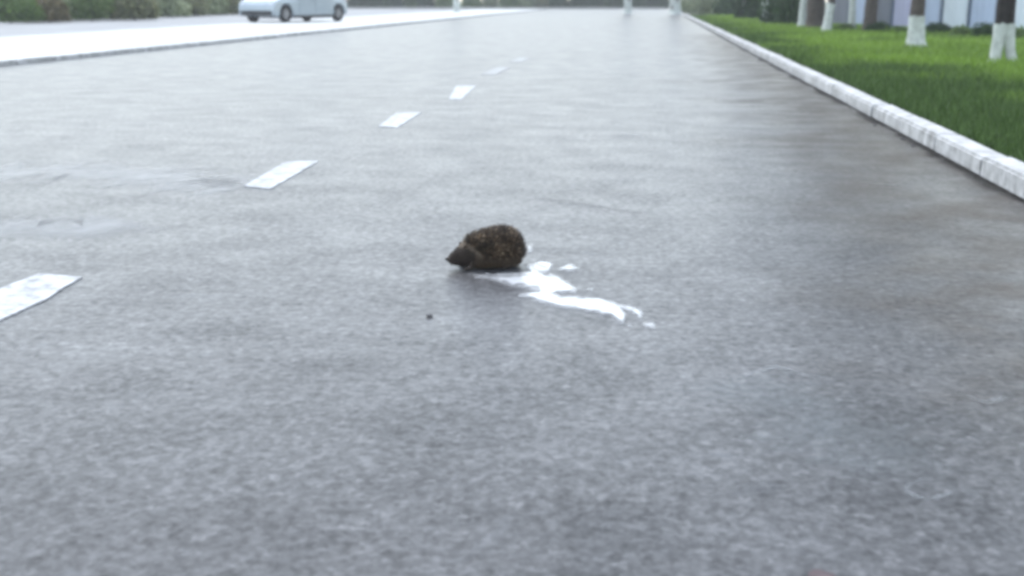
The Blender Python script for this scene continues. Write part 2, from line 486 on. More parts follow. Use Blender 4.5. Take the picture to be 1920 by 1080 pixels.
# ------------------------------------------------------------------ spilled white liquid
def spill():
    def q(u, v): 
        p = at(760 + u / 3.692, 380 + v / 3.692); return (p.x, p.y)
    AN = 4.0       # streaks are dragged along the road, so distances count less that way
    segs = []
    def streak(pts):
        for (a, b) in zip(pts[:-1], pts[1:]):
            segs.append((q(a[0], a[1]), a[2] / 1620.0, q(b[0], b[1]), b[2] / 1620.0))
    # (u, v, half thickness) in units of the enlarged crop
    streak([(470, 505, 5), (620, 530, 13), (760, 545, 30), (880, 540, 38), (1000, 560, 40), (1090, 590, 30), (1170, 608, 12)])
    streak([(560, 500, 6), (700, 505, 12), (850, 498, 18), (930, 520, 26)])
    streak([(860, 440, 12), (900, 500, 22)])
    streak([(900, 455, 18), (970, 465, 16)])
    streak([(1000, 500, 10), (1060, 545, 18)])
    streak([(880, 600, 10), (1010, 615, 22), (1090, 600, 12)])
    streak([(960, 590, 34), (960, 640, 26)])
    streak([(790, 648, 6), (880, 642, 18), (970, 655, 27), (1070, 690, 27), (1200, 700, 30), (1330, 715, 33), (1440, 740, 32), (1490, 790, 26), (1500, 822, 12)])
    streak([(1460, 725, 12), (1560, 740, 12), (1620, 775, 14), (1625, 800, 8)])
    streak([(1660, 850, 7), (1712, 858, 14)])
    streak([(1085, 460, 14), (1135, 455, 22), (1180, 462, 12)])
    streak([(860, 440, 9), (940, 425, 16), (990, 440, 22), (985, 480, 12), (900, 470, 9)])
    streak([(858, 310, 12), (866, 335, 10)])
    streak([(1270, 605, 4), (1285, 607, 4)])
    streak([(1540, 850, 4), (1560, 855, 5)])
    xs = [s[0][0] for s in segs] + [s[2][0] for s in segs]; ys = [s[0][1] for s in segs] + [s[2][1] for s in segs]
    x0, x1, y0, y1 = min(xs) - .05, max(xs) + .05, min(ys) - .2, max(ys) + .2
    d = 0.003; dy = 0.006
    gx = np.arange(x0, x1, d); gy = np.arange(y0, y1, dy)
    X, Y = np.meshgrid(gx, gy)
    Fld = np.full(X.shape, -1.0)
    for (a, ra, b, rb) in segs:
        ax, ay, bx, by = a[0], a[1] / AN, b[0], b[1] / AN
        vx, vy = bx - ax, by - ay
        t = np.clip(((X - ax) * vx + (Y / AN - ay) * vy) / (vx * vx + vy * vy + 1e-12), 0, 1)
        dist = np.hypot(X - ax - t * vx, Y / AN - ay - t * vy)
        Fld = np.maximum(Fld, (ra + t * (rb - ra)) - dist)
    nz = np.zeros(X.shape)
    for j in range(X.shape[0]):
        for i in range(0, X.shape[1]):
            if Fld[j, i] > -0.02:
                nz[j, i] = noise.fractal(Vector((X[j, i] * 28, Y[j, i] * 13, 1.7)), 1.0, 2.0, 4)
    Fld = Fld + nz * 0.0042
    Z = np.clip(Fld * 0.9, -0.002, 0.0022) + nz * 0.0004 * (Fld > 0.004)
    Z = np.maximum(Z, 0.0)
    keep = Fld > -0.002
    idx = -np.ones(X.shape, dtype=int)
    cells = keep[:-1, :-1] | keep[1:, :-1] | keep[:-1, 1:] | keep[1:, 1:]
    use = np.zeros(X.shape, bool)
    use[:-1, :-1] |= cells; use[1:, :-1] |= cells; use[:-1, 1:] |= cells; use[1:, 1:] |= cells
    idx[use] = np.arange(use.sum())
    V = np.stack([X[use], Y[use], Z[use] + 0.0015], 1)
    jj, ii = np.nonzero(cells)
    Fc = np.stack([idx[jj, ii], idx[jj, ii + 1], idx[jj + 1, ii + 1], idx[jj + 1, ii]], 1)
    me = np_mesh('milk_puddle', V, Fc, 4)
    m, nt, bs = newmat('milk')
    tc = nt.nodes.new('ShaderNodeTexCoord')
    f = noise_n(nt, tc.outputs['Object'], 22, 5)
    nt.links.new(ramp(nt, f, [(0.3, (0.42, 0.44, 0.47)), (0.55, (0.62, 0.64, 0.66))]), bs.inputs['Base Color'])
    bs.inputs['Roughness'].default_value = 0.22
    at_ = me.attributes.new('fade', 'FLOAT', 'POINT')
    at_.data.foreach_set('value', np.clip((Fld[use] + .0015) / .019, 0, 1).astype(np.float32) ** 1.1)
    a_ = nt.nodes.new('ShaderNodeAttribute'); a_.attribute_name = 'fade'
    f2 = noise_n(nt, tc.outputs['Object'], 60, 4)
    mm = nt.nodes.new('ShaderNodeMath'); mm.operation = 'MULTIPLY_ADD'; mm.inputs[1].default_value = .5
    nt.links.new(f2, mm.inputs[0]); nt.links.new(a_.outputs['Fac'], mm.inputs[2])
    al = nt.nodes.new('ShaderNodeMapRange'); al.inputs['From Min'].default_value = .2; al.inputs['From Max'].default_value = .95
    nt.links.new(mm.outputs[0], al.inputs[0]); nt.links.new(al.outputs[0], bs.inputs['Alpha'])
    o = link('milk_puddle', me, m, smooth=True)
    tag(o, 'white spilled liquid running in streaks across the asphalt beside the hedgehog', 'puddle')
    return o
spill()

# ------------------------------------------------------------------ hedgehog
PROF = [(-.143, .034, .004, .004), (-.139, .034, .010, .009), (-.128, .036, .017, .015), (-.112, .041, .026, .024), (-.092, .048, .038, .034),
        (-.070, .055, .050, .044), (-.045, .059, .059, .051), (-.015, .062, .066, .056), (.02, .065, .071, .060), (.055, .066, .073, .063),
        (.085, .064, .069, .061), (.106, .059, .058, .054), (.120, .054, .042, .042), (.128, .050, .022, .024), (.132, .049, .004, .004)]
_px = np.array([p[0] for p in PROF])
def prof(x):
    return tuple(np.interp(x, _px, [p[k] for p in PROF]) for k in (1, 2, 3))

def hedgehog():
    p0 = at(910, 500)
    root = empty('hedgehog', (p0.x, p0.y, 0), R(6.6 + 16))
    root.scale = (0.90, 0.92, 0.93)
    tag(root, 'small brown hedgehog standing on the asphalt with its snout to the left', 'hedgehog')
    # one body: sweep + four legs, welded by a voxel remesh
    bm = bmesh.new()
    seg = 28; rings = []
    for (x, zc, ry, rz) in PROF:
        rings.append([bm.verts.new((x, ry * math.cos(2 * math.pi * k / seg), zc + rz * math.sin(2 * math.pi * k / seg))) for k in range(seg)])
    for i in range(len(rings) - 1):
        for k in range(seg):
            bm.faces.new((rings[i][k], rings[i][(k + 1) % seg], rings[i + 1][(k + 1) % seg], rings[i + 1][k]))
    bm.faces.new(rings[0][::-1]); bm.faces.new(rings[-1])
    for s in (-1, 1):
        tube(bm, [(-.055, s * .030, .045), (-.060, s * .036, .022), (-.066, s * .037, .007), (-.085, s * .038, .0045)], [.016, .011, .008, .0065], 10)
        tube(bm, [(.075, s * .038, .045), (.088, s * .042, .025), (.080, s * .044, .008), (.055, s * .045, .005)], [.022, .014, .0085, .007], 10)
        # toes
        for t in (-1, 0, 1):
            tube(bm, [(-.083, s * .038 + t * .004, .005), (-.095, s * .039 + t * .006, .003)], [.003, .0018], 6)
            tube(bm, [(.058, s * .045 + t * .004, .005), (.044, s * .046 + t * .006, .003)], [.0032, .002], 6)
    bmesh.ops.recalc_face_normals(bm, faces=bm.faces)
    body = bm_obj('body', bm, None, root)
    rm = body.modifiers.new('r', 'REMESH'); rm.mode = 'VOXEL'; rm.voxel_size = 0.0024; rm.use_smooth_shade = True
    sm = body.modifiers.new('s', 'SMOOTH'); sm.factor = 0.6; sm.iterations = 4
    dg = bpy.context.evaluated_depsgraph_get(); dg.update()
    me = bpy.data.meshes.new_from_object(body.evaluated_get(dg)); me.name = 'body'
    body.modifiers.clear(); body.data = me
    me.materials.clear(); me.materials.append(simple('hedgehog_skin', (0.055, 0.042, 0.034), 0.8, 0.35, 60, 0.4))
    me.polygons.foreach_set('use_smooth', [True] * len(me.polygons))

    def spikes(name, n, region, length, rad, dirf, colf, parent=root):
        V = []; Fc = []; COL = []
        for _ in range(n):
            x, ph = region()
            zc, ry, rz = prof(x)
            p = Vector((x, ry * math.cos(ph), zc + rz * math.sin(ph)))
            dr = (prof(x + .004)[1] - prof(x - .004)[1]) / .008
            nrm = Vector((-dr, math.cos(ph), math.sin(ph) * ry / max(rz, .002))).normalized()
            d = dirf(nrm, x, ph)
            Ln = length * random.uniform(.7, 1.25); r = rad * random.uniform(.8, 1.2)
            u = d.orthogonal().normalized(); v = d.cross(u)
            b = len(V)
            cs = colf(x, ph)
            for t, rr in ((-.1, 1.0), (.35, 1.0), (.7, .8), (1.0, .12)):
                for k in range(3):
                    an = k * 2.0944
                    V.append(p + d * Ln * t + (u * math.cos(an) + v * math.sin(an)) * r * rr)
            for lvl in range(3):
                for k in range(3):
                    a = b + lvl * 3
                    Fc.append((a + k, a + (k + 1) % 3, a + 3 + (k + 1) % 3, a + 3 + k))
            for c in cs: COL += [c] * 3
        me = np_mesh(name, np.array([tuple(v) for v in V]), np.array(Fc), 4)
        ca = me.color_attributes.new('tint', 'FLOAT_COLOR', 'POINT')
        ca.data.foreach_set('color', np.array([(*c, 1) for c in COL], dtype=np.float32).ravel())
        m, nt, bs = newmat(name + '_keratin')
        at_ = nt.nodes.new('ShaderNodeAttribute'); at_.attribute_name = 'tint'
        nt.links.new(at_.outputs['Color'], bs.inputs['Base Color'])
        bs.inputs['Roughness'].default_value = 0.55
        o = link(name, me, m, parent); o['kind'] = 'stuff'
        return o
    # the quilled back: crown of the head to the rump, lower on the flanks
    def reg_q():
        while True:
            x = random.uniform(-.082, .136)
            ph = random.uniform(-.42, math.pi + .42)
            low = .95 - (x + .082) / .05 if x < -.03 else -.32      # face edge runs up over the brow
            s = math.sin(ph)
            if s > min(low, .93) and random.random() < (prof(x)[1] / .075) ** .6: return x, ph
    def dir_q(n, x, ph):
        j = Vector((random.gauss(0, .36), random.gauss(0, .36), random.gauss(0, .36)))
        return (n * .62 + Vector((.75, 0, -.05)) + j).normalized()
    def col_q(x, ph):
        a = random.random()
        k = random.uniform(.75, 1.3) * (1 + 1.1 * noise.noise(Vector((x * 26, ph * 1.6, 4.4))))
        dark = (.030 * k, .020 * k, .014 * k); mid = (.17 * k, .115 * k, .068 * k); lite = (.36 * k, .28 * k, .19 * k)
        if a < .5: return (mid, dark, dark, mid)
        if a < .9: return (mid, mid, dark, dark)
        return (mid, dark, lite, lite)
    spikes('quill_coat', 5200, reg_q, .024, .0011, dir_q, col_q)
    # fur: face, cheeks and the skirt along the flanks
    def reg_f():
        while True:
            x = random.uniform(-.135, .125)
            ph = random.uniform(0, 2 * math.pi)
            s = math.sin(ph)
            low = .95 - (x + .082) / .05 if x < -.03 else -.30
            if s < min(low, .99) or x < -.08:
                if s > -.96: return x, ph
    def dir_f(n, x, ph):
        j = Vector((random.gauss(0, .2), random.gauss(0, .2), random.gauss(0, .2)))
        return (n * .35 + Vector((.8, 0, -.45 if x > -.06 else 0)) + j).normalized()
    def col_f(x, ph):
        k = random.uniform(.7, 1.4)
        s = math.sin(ph)
        edge = -.082 + .05 * (.95 - s)
        if abs(x - edge) < .018 and s > -.2:                        # pale fringe round the face
            c = (.19 * k, .15 * k, .11 * k)
        elif x < -.055: c = (.040 * k, .028 * k, .021 * k)
        else: c = (.11 * k, .080 * k, .056 * k)
        return (c, c, c, tuple(q * 1.1 for q in c))
    spikes('fur', 9000, reg_f, .0135, .0006, dir_f, col_f)
    dark = simple('hedgehog_nose_skin', (0.008, 0.007, 0.008), 0.25, 0.2, 40, 0.1)
    def ball(name, c, r, s=(1, 1, 1), mat=dark):
        bm = bmesh.new(); bmesh.ops.create_uvsphere(bm, u_segments=14, v_segments=10, radius=r)
        for v in bm.verts: v.co = Vector((v.co.x * s[0], v.co.y * s[1], v.co.z * s[2])) + Vector(c)
        return bm_obj(name, bm, mat, root, smooth=True)
    ball('nose', (-.144, 0, .036), .0062, (1.0, 1.15, .9))
    for s in (-1, 1): ball('eye', (-.108, s * .0235, .050), .0046)
    ear_m = simple('hedgehog_ear', (0.09, 0.062, 0.05), 0.8, 0.3, 60, 0.3)
    for s in (-1, 1):
        bm = bmesh.new()
        pts = []
        for r in range(5):
            for k in range(13):
                a = math.pi * k / 12; rr = .0115 * (1 - r / 5.5)
                pts.append((r, k, bm.verts.new((-.080 - .004 * math.sin(a) + .0018 * r * 1.2, s * (.034 + .0035 * math.sin(a) * (1 - r / 5) ), .0 + .075 + rr * math.sin(a)))))
                pts[-1][2].co.y += s * rr * .55 * math.cos(a); pts[-1][2].co.x += rr * .8 * math.cos(a)
        g = {(r, k): v for r, k, v in pts}
        for r in range(4):
            for k in range(12): bm.faces.new((g[r, k], g[r, k + 1], g[r + 1, k + 1], g[r + 1, k]))
        bmesh.ops.solidify(bm, geom=bm.faces[:], thickness=.0016)
        bm_obj('ear', bm, ear_m, root, smooth=True)
    return root
hedgehog()

# ------------------------------------------------------------------ small litter on the road
def pebble(px, py, r, mat, label, cat='pebble', sq=0.4):
    p = at(px, py)
    bm = bmesh.new(); bmesh.ops.create_icosphere(bm, subdivisions=2, radius=r)
    k = random.random() * 50
    for v in bm.verts:
        v.co *= 1 + .35 * noise.noise(v.co / r * .9 + Vector((k, 0, 0)))
        v.co.z *= sq
    zmin = min(v.co.z for v in bm.verts)
    o = bm_obj('pebble', bm, mat, None, (p.x, p.y, -zmin - r * .03), smooth=True)
    o.rotation_euler = (0, 0, random.random() * 6)
    tag(o, label, cat, 'pebbles lying on the asphalt')
dk = simple('dark_pebble', (0.09, 0.09, 0.095), 0.8, 0.3, 40, 0.3)
lt = simple('pale_pebble', (0.27, 0.275, 0.28), 0.8, 0.3, 40, 0.3)
pebble(805, 594, .010, dk, 'dark pebble below the hedgehog, left of the white streaks')
pebble(1692, 262, .016, dk, 'dark clod in the dirt beside the right kerb')
pebble(1712, 275, .013, dk, 'smaller dark clod nearer the camera beside the right kerb')
pebble(1640, 236, .014, dk, 'dark crumb farthest up the right kerb gutter')
# red-brown leaf at the bottom edge
def leaf(px, py, L, mat, rz, label):
    p = at(px, py)
    bm = bmesh.new(); n = 10; rows = []
    for i in range(n + 1):
        t = i / n; wd = L * .32 * math.sin(math.pi * t) ** .7
        rows.append([bm.verts.new(((t - .5) * L, s * wd, .002 + .002 * abs(s) + .002 * math.sin(t * 5))) for s in (-1, -.5, 0, .5, 1)])
    for i in range(n):
        for k in range(4): bm.faces.new((rows[i][k], rows[i + 1][k], rows[i + 1][k + 1], rows[i][k + 1]))
    bmesh.ops.remove_doubles(bm, verts=bm.verts, dist=1e-5)
    o = bm_obj('fallen_leaf', bm, mat, None, (p.x, p.y, .001), smooth=True); o.rotation_euler = (0, 0, rz)
    tag(o, label, 'leaf')
leaf(1540, 1083, .045, simple('dead_leaf', (0.10, 0.072, 0.078), 0.8, 0.3, 30, 0.3), R(15), 'dull red brown fallen leaf at the bottom edge of the road')

# faint pale ring and worn curved scars in the asphalt: thin dried residue
res = simple('dried_residue', (0.24, 0.255, 0.27), 0.30, 0.3, 40, 0)
def soft(m, nscale, lo, hi, k=1.0):
    nt = m.node_tree; L = nt.links
    bs = nt.nodes['Principled BSDF']
    a = nt.nodes.new('ShaderNodeAttribute'); a.attribute_name = 'fade'
    tc = nt.nodes.new('ShaderNodeTexCoord')
    f = noise_n(nt, tc.outputs['Object'], nscale, 5, .65)
    q = nt.nodes.new('ShaderNodeMapRange'); q.inputs['From Min'].default_value = lo; q.inputs['From Max'].default_value = hi
    L.new(f, q.inputs[0])
    mu = nt.nodes.new('ShaderNodeMath'); mu.operation = 'MULTIPLY'; L.new(q.outputs[0], mu.inputs[0]); L.new(a.outputs['Fac'], mu.inputs[1])
    m2 = nt.nodes.new('ShaderNodeMath'); m2.operation = 'MULTIPLY'; m2.inputs[1].default_value = k; L.new(mu.outputs[0], m2.inputs[0])
    L.new(m2.outputs[0], bs.inputs['Alpha'])
soft(res, 35, .3, .7, .55)
for a_ in SOFT_LATER: soft(*a_)
band = simple('pale_worn_asphalt', (0.19, 0.20, 0.225), 0.30, 0.2, 12, 0); soft(band, 5, .1, .6, .62)
faint = simple('faint_pale_asphalt', (0.15, 0.17, 0.185), 0.35, 0.2, 12, 0); soft(faint, 9, .2, .8, .4)
def scar(pts, wd, seed, mat=res, name='road_scar'):
    P = [at(*p) for p in pts]
    # resample
    Q = []
    for a, b in zip(P[:-1], P[1:]):
        k = max(2, int((b - a).length / .012))
        Q += [a.lerp(b, j / k) for j in range(k)]
    Q.append(P[-1])
    bm = bmesh.new(); prev = None; fl = bm.verts.layers.float.new('fade')
    wd = wd * 3.2
    for i, p in enumerate(Q):
        t = (Q[min(i + 1, len(Q) - 1)] - Q[max(i - 1, 0)]).normalized(); nn = Vector((-t.y, t.x, 0))
        e = max(0, min(1, i / 6, (len(Q) - 1 - i) / 6))
        ww = wd * (.6 + .9 * abs(noise.noise(Vector((i * .13, seed, 0)))))
        off = nn * noise.noise(Vector((i * .08, seed + 9, 0))) * wd * .6
        cur = []
        for q, fd in ((1, 0), (.4, .85), (0, 1), (-.4, .85), (-1, 0)):
            v = bm.verts.new((*(p + off + nn * ww * q).xy, .0022)); v[fl] = fd * e; cur.append(v)
        if prev:
            for k in range(4): bm.faces.new((prev[k], cur[k], cur[k + 1], prev[k + 1]))
        prev = cur
    bmesh.ops.recalc_face_normals(bm, faces=bm.faces)
    bm_obj(name, bm, mat, road)
ring = [(1742 + 42 * math.cos(a), 918 + 18 * math.sin(a)) for a in [R(-20 + 14 * k) for k in range(24)]]
scar(ring, .004, 1)
scar([(1380, 712), (1410, 702), (1455, 688), (1490, 700), (1550, 712)], .007, 2)
scar([(1590, 812), (1625, 812), (1620, 840), (1610, 860)], .006, 3)
scar([(1765, 735), (1810, 745), (1850, 760), (1900, 738)], .006, 4)
scar([(1790, 905), (1830, 935), (1842, 945)], .006, 5)
scar([(318, 1038), (345, 1036), (372, 1036)], .009, 21)
scar([(480, 1028), (515, 1026)], .010, 22)
scar([(1195, 975), (1230, 975)], .010, 23)
scar([(838, 966), (872, 972)], .009, 24)
scar([(1380, 830), (1450, 815), (1520, 832)], .014, 25)
scar([(20, 655), (50, 657)], .012, 26)
scar([(1400, 905), (1460, 915)], .008, 27)
scar([(1240, 768), (1300, 770)], .006, 6)
scar([(1360, 705), (1450, 750), (1540, 800), (1640, 850), (1720, 905)], .06, 31, faint)
scar([(1150, 252), (1220, 255)], .03, 7)
scar([(1610, 340), (1690, 350)], .02, 8)
scar([(-40, 322), (150, 322), (300, 333), (400, 347), (465, 354)], .13, 9, band)
scar([(-40, 425), (60, 430), (160, 425), (250, 412)], .12, 10, band)
scar([(380, 330), (432, 352)], .05, 17, band)
dkr = simple('dark_crack', (0.05, 0.052, 0.058), 0.8, 0.3, 40, 0.3); soft(dkr, 35, .3, .8, .4)
scar([(140, 350), (190, 354), (235, 356)], .012, 11, dkr, 'road_crack')
scar([(1000, 372), (1100, 384), (1225, 402)], .02, 12, dkr, 'road_crack')
scar([(970, 870), (1010, 862), (1060, 848)], .006, 13, dkr, 'road_crack')
scar([(700, 712), (740, 716), (830, 690)], .006, 14, dkr, 'road_crack')
scar([(1440, 705), (1500, 712), (1530, 705)], .005, 15, dkr, 'road_crack')
scar([(1680, 842), (1760, 840)], .009, 16, dkr, 'road_crack')

# ------------------------------------------------------------------ lawn: real blades, dense near, broader and fewer far
def blades(name, n, xf, yr, hgt, wid, mat, z0, power=1.0, lean=.45):
    u = rng.random(n)
    y = yr[0] * (yr[1] / yr[0]) ** (u ** power)
    x0, x1 = xf(y)
    x = x0 + (x1 - x0) * rng.random(n)
    k = np.clip(y / 8, .8, 3.2)                        # farther blades are tufts
    h = hgt * (.5 + rng.random(n)) * np.clip(k, .9, 1.35)
    wd = wid * k * (.6 + .8 * rng.random(n))
    a = rng.random(n) * 2 * np.pi; la = rng.random(n) * 2 * np.pi; ll = h * lean * rng.random(n) * 1.6
    ca, sa = np.cos(a) * wd / 2, np.sin(a) * wd / 2
    z = np.full(n, z0)
    V = np.empty((n, 5, 3))
    lx, ly = np.cos(la) * ll, np.sin(la) * ll
    V[:, 0] = np.stack([x - ca, y - sa, z], 1); V[:, 1] = np.stack([x + ca, y + sa, z], 1)
    V[:, 2] = np.stack([x + ca * .8 + lx * .35, y + sa * .8 + ly * .35, z + h * .55], 1)
    V[:, 3] = np.stack([x - ca * .8 + lx * .35, y - sa * .8 + ly * .35, z + h * .55], 1)
    V[:, 4] = np.stack([x + lx, y + ly, z + h], 1)
    b = np.arange(n) * 5
    tri = np.concatenate([np.stack([b, b + 1, b + 2], 1), np.stack([b, b + 2, b + 3], 1), np.stack([b + 3, b + 2, b + 4], 1)])
    me = np_mesh(name, V.reshape(-1, 3), tri, 3)
    o = link(name, me, mat)
    return o
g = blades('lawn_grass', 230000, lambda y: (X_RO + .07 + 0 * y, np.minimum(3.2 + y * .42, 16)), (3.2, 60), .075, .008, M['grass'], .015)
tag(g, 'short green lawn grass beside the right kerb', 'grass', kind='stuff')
g = blades('verge_grass', 30000, lambda y: (-40 + 0 * y, X_L - 17.6 + 0 * y), (36, 95), .22, .02, M['leaf_olive'], .09)
tag(g, 'dry olive grass on the bank beyond the pale yard', 'grass', kind='stuff')

# ------------------------------------------------------------------ foliage and trees
def leafcloud(name, n, rad, size, seed, ground=False, lumps=9):
    r = np.random.default_rng(seed)
    # lumpy crown: union of several clumps
    cs = r.normal(size=(lumps, 3)); cs /= np.linalg.norm(cs, axis=1)[:, None]
    cs *= (.62 * r.random((lumps, 1)) ** .5)
    if ground: cs[:, 2] = np.abs(cs[:, 2]) * .9
    cr = .36 + .28 * r.random(lumps)
    pick = r.integers(0, lumps, n)
    d = r.normal(size=(n, 3)); d /= np.linalg.norm(d, axis=1)[:, None]
    rr = (.45 + .6 * r.random((n, 1)) ** .6)
    P = cs[pick] + d * rr * cr[pick][:, None]
    if ground: P[:, 2] = np.abs(P[:, 2])
    P = P * np.array(rad)
    s = size * (.6 + .8 * r.random((n, 1)))
    t = r.normal(size=(n, 3)); t /= np.linalg.norm(t, axis=1)[:, None]
    q = np.cross(t, d + r.normal(size=(n, 3)) * .5); q /= np.linalg.norm(q, axis=1)[:, None] + 1e-9
    V = np.empty((n, 4, 3))
    V[:, 0] = P - t * s; V[:, 1] = P + q * s * .45; V[:, 2] = P + t * s; V[:, 3] = P - q * s * .45
    if ground: V[:, :, 2] = np.maximum(V[:, :, 2], 0.0)
    return np_mesh(name, V.reshape(-1, 3), np.arange(n * 4).reshape(n, 4), 4)

crown_meshes = [leafcloud('crown', 5500, (2.3, 2.3, 1.9), .11, 10 + k) for k in range(3)]
for m_ in crown_meshes: m_.materials.append(M['leaf_mid'])

def tree(px, py, r, label, wash=.52, bark='bark', fork=False, lean=(0, 0), crown=0, group='whitewashed trees', xy=None, z=.045, cs=1.0, base_dark=False, h=3.4):
    p = at(px, py, z) if xy is None else Vector((*xy, z))
    root = empty('tree', (p.x, p.y, z))
    tag(root, label, 'tree', group)
    def axis(t):   # height -> centre
        return Vector((lean[0] * t + .03 * math.sin(t * 2 + px), lean[1] * t + .02 * math.cos(t * 1.7), t))
    def rad(t): return r * (1 + .55 * math.exp(-t / .07)) * (1 - .12 * t)
    if not fork:
        bm = bmesh.new()
        zs = [-.05, 0, .04, .1, .2, .35, .6, .9, 1.3, 1.8, 2.4, h]
        tube(bm, [axis(t) for t in zs], [rad(t) for t in zs], 18, wob=.16)
        bm_obj('trunk', bm, M[bark], root, smooth=True)
        if wash:
            bm = bmesh.new()
            zs = [.0, .04, .1, .2, .35, wash * .85, wash]
            rings = tube(bm, [axis(t) for t in zs], [rad(t) * 1.05 + .008 for t in zs], 18, cap=False, wob=.16)
            for k, v in enumerate(rings[-1]): v.co.z += .035 * noise.noise(Vector((k * .6, px, 0)))
            bm_obj('whitewash', bm, M['lime'], root, smooth=True)
    else:
        # two stems that part near the ground, grown together above
        bm = bmesh.new()
        for s, rr in ((-1, .62), (1, .52)):
            zs = [-.05, 0, .06, .15, .3, .48, .7, 1.0, 1.5, 2.2, h]
            tube(bm, [axis(t) + Vector((s * r * (.95 * math.exp(-t / .28) + .42), 0, 0)) for t in zs],
                 [r * rr * (1 + .3 * math.exp(-t / .06)) * (1 + .45 * min(1, t / .5)) for t in zs], 16, wob=.14)
        bm_obj('trunk', bm, M[bark], root, smooth=True)
        for s, rr in ((-1, .62), (1, .52)):
            bm = bmesh.new()
            zs = [.0 if s < 0 else .03, .06, .15, .3, wash * .9, wash]
            rings = tube(bm, [axis(t) + Vector((s * r * (.95 * math.exp(-t / .28) + .42), 0, 0)) for t in zs],
                         [r * rr * (1 + .3 * math.exp(-t / .06)) * (1 + .45 * min(1, t / .5)) * 1.05 + .008 for t in zs], 16, cap=False, wob=.14)
            for k, v in enumerate(rings[-1]): v.co.z += .03 * noise.noise(Vector((k * .6, s * 4, 0)))
            bm_obj('whitewash', bm, M['lime'], root, smooth=True)
    # limbs
    for k in range(5):
        an = k * 1.257 + px * .01; t0 = h - .9 + .18 * k
        a = axis(t0); dx, dy = math.cos(an), math.sin(an)
        pts = [a, a + Vector((dx * .5, dy * .5, .45)), a + Vector((dx * 1.1, dy * 1.1, 1.1)), a + Vector((dx * 1.5, dy * 1.5, 2.0))]
        bm = bmesh.new(); tube(bm, pts, [r * .42, r * .32, r * .22, r * .08], 8, wob=.1)
        bm_obj('limb', bm, M[bark], root, smooth=True)
    c = link('crown', crown_meshes[crown % 3], None, root, loc=(lean[0] * h, lean[1] * h, h + 1.5))
    c.scale = (cs * .85, cs * .85, cs * .85); c.rotation_euler = (0, 0, px * .37)
    return root

tree(1882, 119, .088, 'nearest whitewashed tree with dark bark and a forked base on the lawn', .50, 'bark_dark', fork=True, crown=0)
tree(1719, 90, .128, 'second nearest whitewashed tree, with pale brown bark and a stout white base', .53, 'bark', crown=1)
tree(1506, 51, .11, 'slim limewashed tree on the lawn in front of the dark shrubs', 1.1, 'bark', crown=2, cs=.7)
tree(1530, 54, .27, 'thick grey brown tree trunk beside the slim limewashed one', 0, 'bark', crown=0, group='trees on the lawn')
tree(1551, 60, .10, 'leaning limewashed tree at the left end of the pale blue fence', .7, 'bark', lean=(.06, 0), crown=1, cs=.7)
tree(1433, 42, .13, 'whitewashed tree among the dark shrubs, right one of the far pair', .75, 'bark', crown=2, cs=.7)
tree(1397, 36, .12, 'whitewashed tree among the dark shrubs, left one of the far pair', .75, 'bark', crown=0, cs=.7)
tree(1596, 58, .085, 'thin limewashed sapling in front of the left part of the pale blue fence', .85, 'bark', lean=(-.05, 0), crown=2, cs=.5)
tree(1632, 60, .17, 'grey brown tree trunk standing before the pale blue fence', 0, 'bark', crown=2, group='trees on the lawn')
tree(1266, 27, .30, 'whitewashed tree near the far end of the right kerb', 1.0, 'bark', crown=1, cs=.55, z=.0)
tree(1176, 25, .22, 'lone whitewashed tree at the far end of the road, right of centre', 1.1, 'bark', crown=2, cs=.5, z=0)
tree(855, 24, .20, 'lone whitewashed tree at the far end of the road, left of centre', 1.1, 'bark', crown=0, cs=.5, z=0)

bush_m = {}
def bush(key, mat, n, size, seed, lumps=9):
    me = leafcloud('foliage', n, (1, 1, 1), size, seed, True, lumps); me.materials.append(M[mat]); bush_m[key] = me
bush('dark', 'leaf_dark', 5200, .075, 31); bush('dark2', 'leaf_dark', 5200, .075, 32)
bush('mid', 'leaf_mid', 4200, .085, 33); bush('olive', 'leaf_olive', 4200, .085, 34)
bush('pale', 'leaf_pale', 4000, .085, 35); bush('dry', 'leaf_dry', 3000, .08, 36, 6)
bush('tuft', 'leaf_mid', 900, .12, 37, 5)
stem_me = None
def shrub(x, y, z, s, key, label, group):
    root = empty('shrub', (x, y, z), (x * 7.3 + y) % 6.28)
    tag(root, label, 'shrub', group)
    f = link('foliage', bush_m[key], None, root); f.scale = s
    bm = bmesh.new()
    for k in range(5):
        an = k * 1.3 + x
        d = Vector((math.cos(an) * .35 * s[0], math.sin(an) * .35 * s[1], .75 * s[2]))
        tube(bm, [(0, 0, -.03), d * .4 + Vector((0, 0, .1)), d], [.03, .022, .008], 6)
    bm_obj('stems', bm, M['bark'], root, smooth=True)
    return root

# dark shrubs behind the right-hand trees (each label places it)
for (px, py, z, s, key, lab) in [
    (1466, 45, .045, (1.0, .9, 1.6), 'dark', 'dark green shrub between the slim white tree and the far pair of white trees'),
    (1492, 47, .045, (.7, .7, 1.5), 'dark2', 'narrow dark shrub pressed against the slim limewashed tree'),
    (1414, 36, .045, (.9, .9, 1.7), 'dark2', 'dark shrub between the far pair of whitewashed trees'),
    (1668, 52, .045, (.45, .45, .8), 'dark2', 'small dark shrub before the pale blue fence, right of the bare grey trunk'),
    (1372, 29, .045, (1.2, 1.1, 1.8), 'dark', 'dark round shrub left of the far pair of whitewashed trees'),
    (1340, 26, .045, (1.2, 1.1, 1.6), 'pale', 'pale green shrub at the far end of the right lawn'),
    (1303, 24, .0, (1.3, 1.2, 1.5), 'pale', 'pale grey green shrub beyond the far end of the right kerb')]:
    p = at(px, py, z); shrub(p.x, p.y, z, s, key, lab, 'shrubs behind the whitewashed trees')

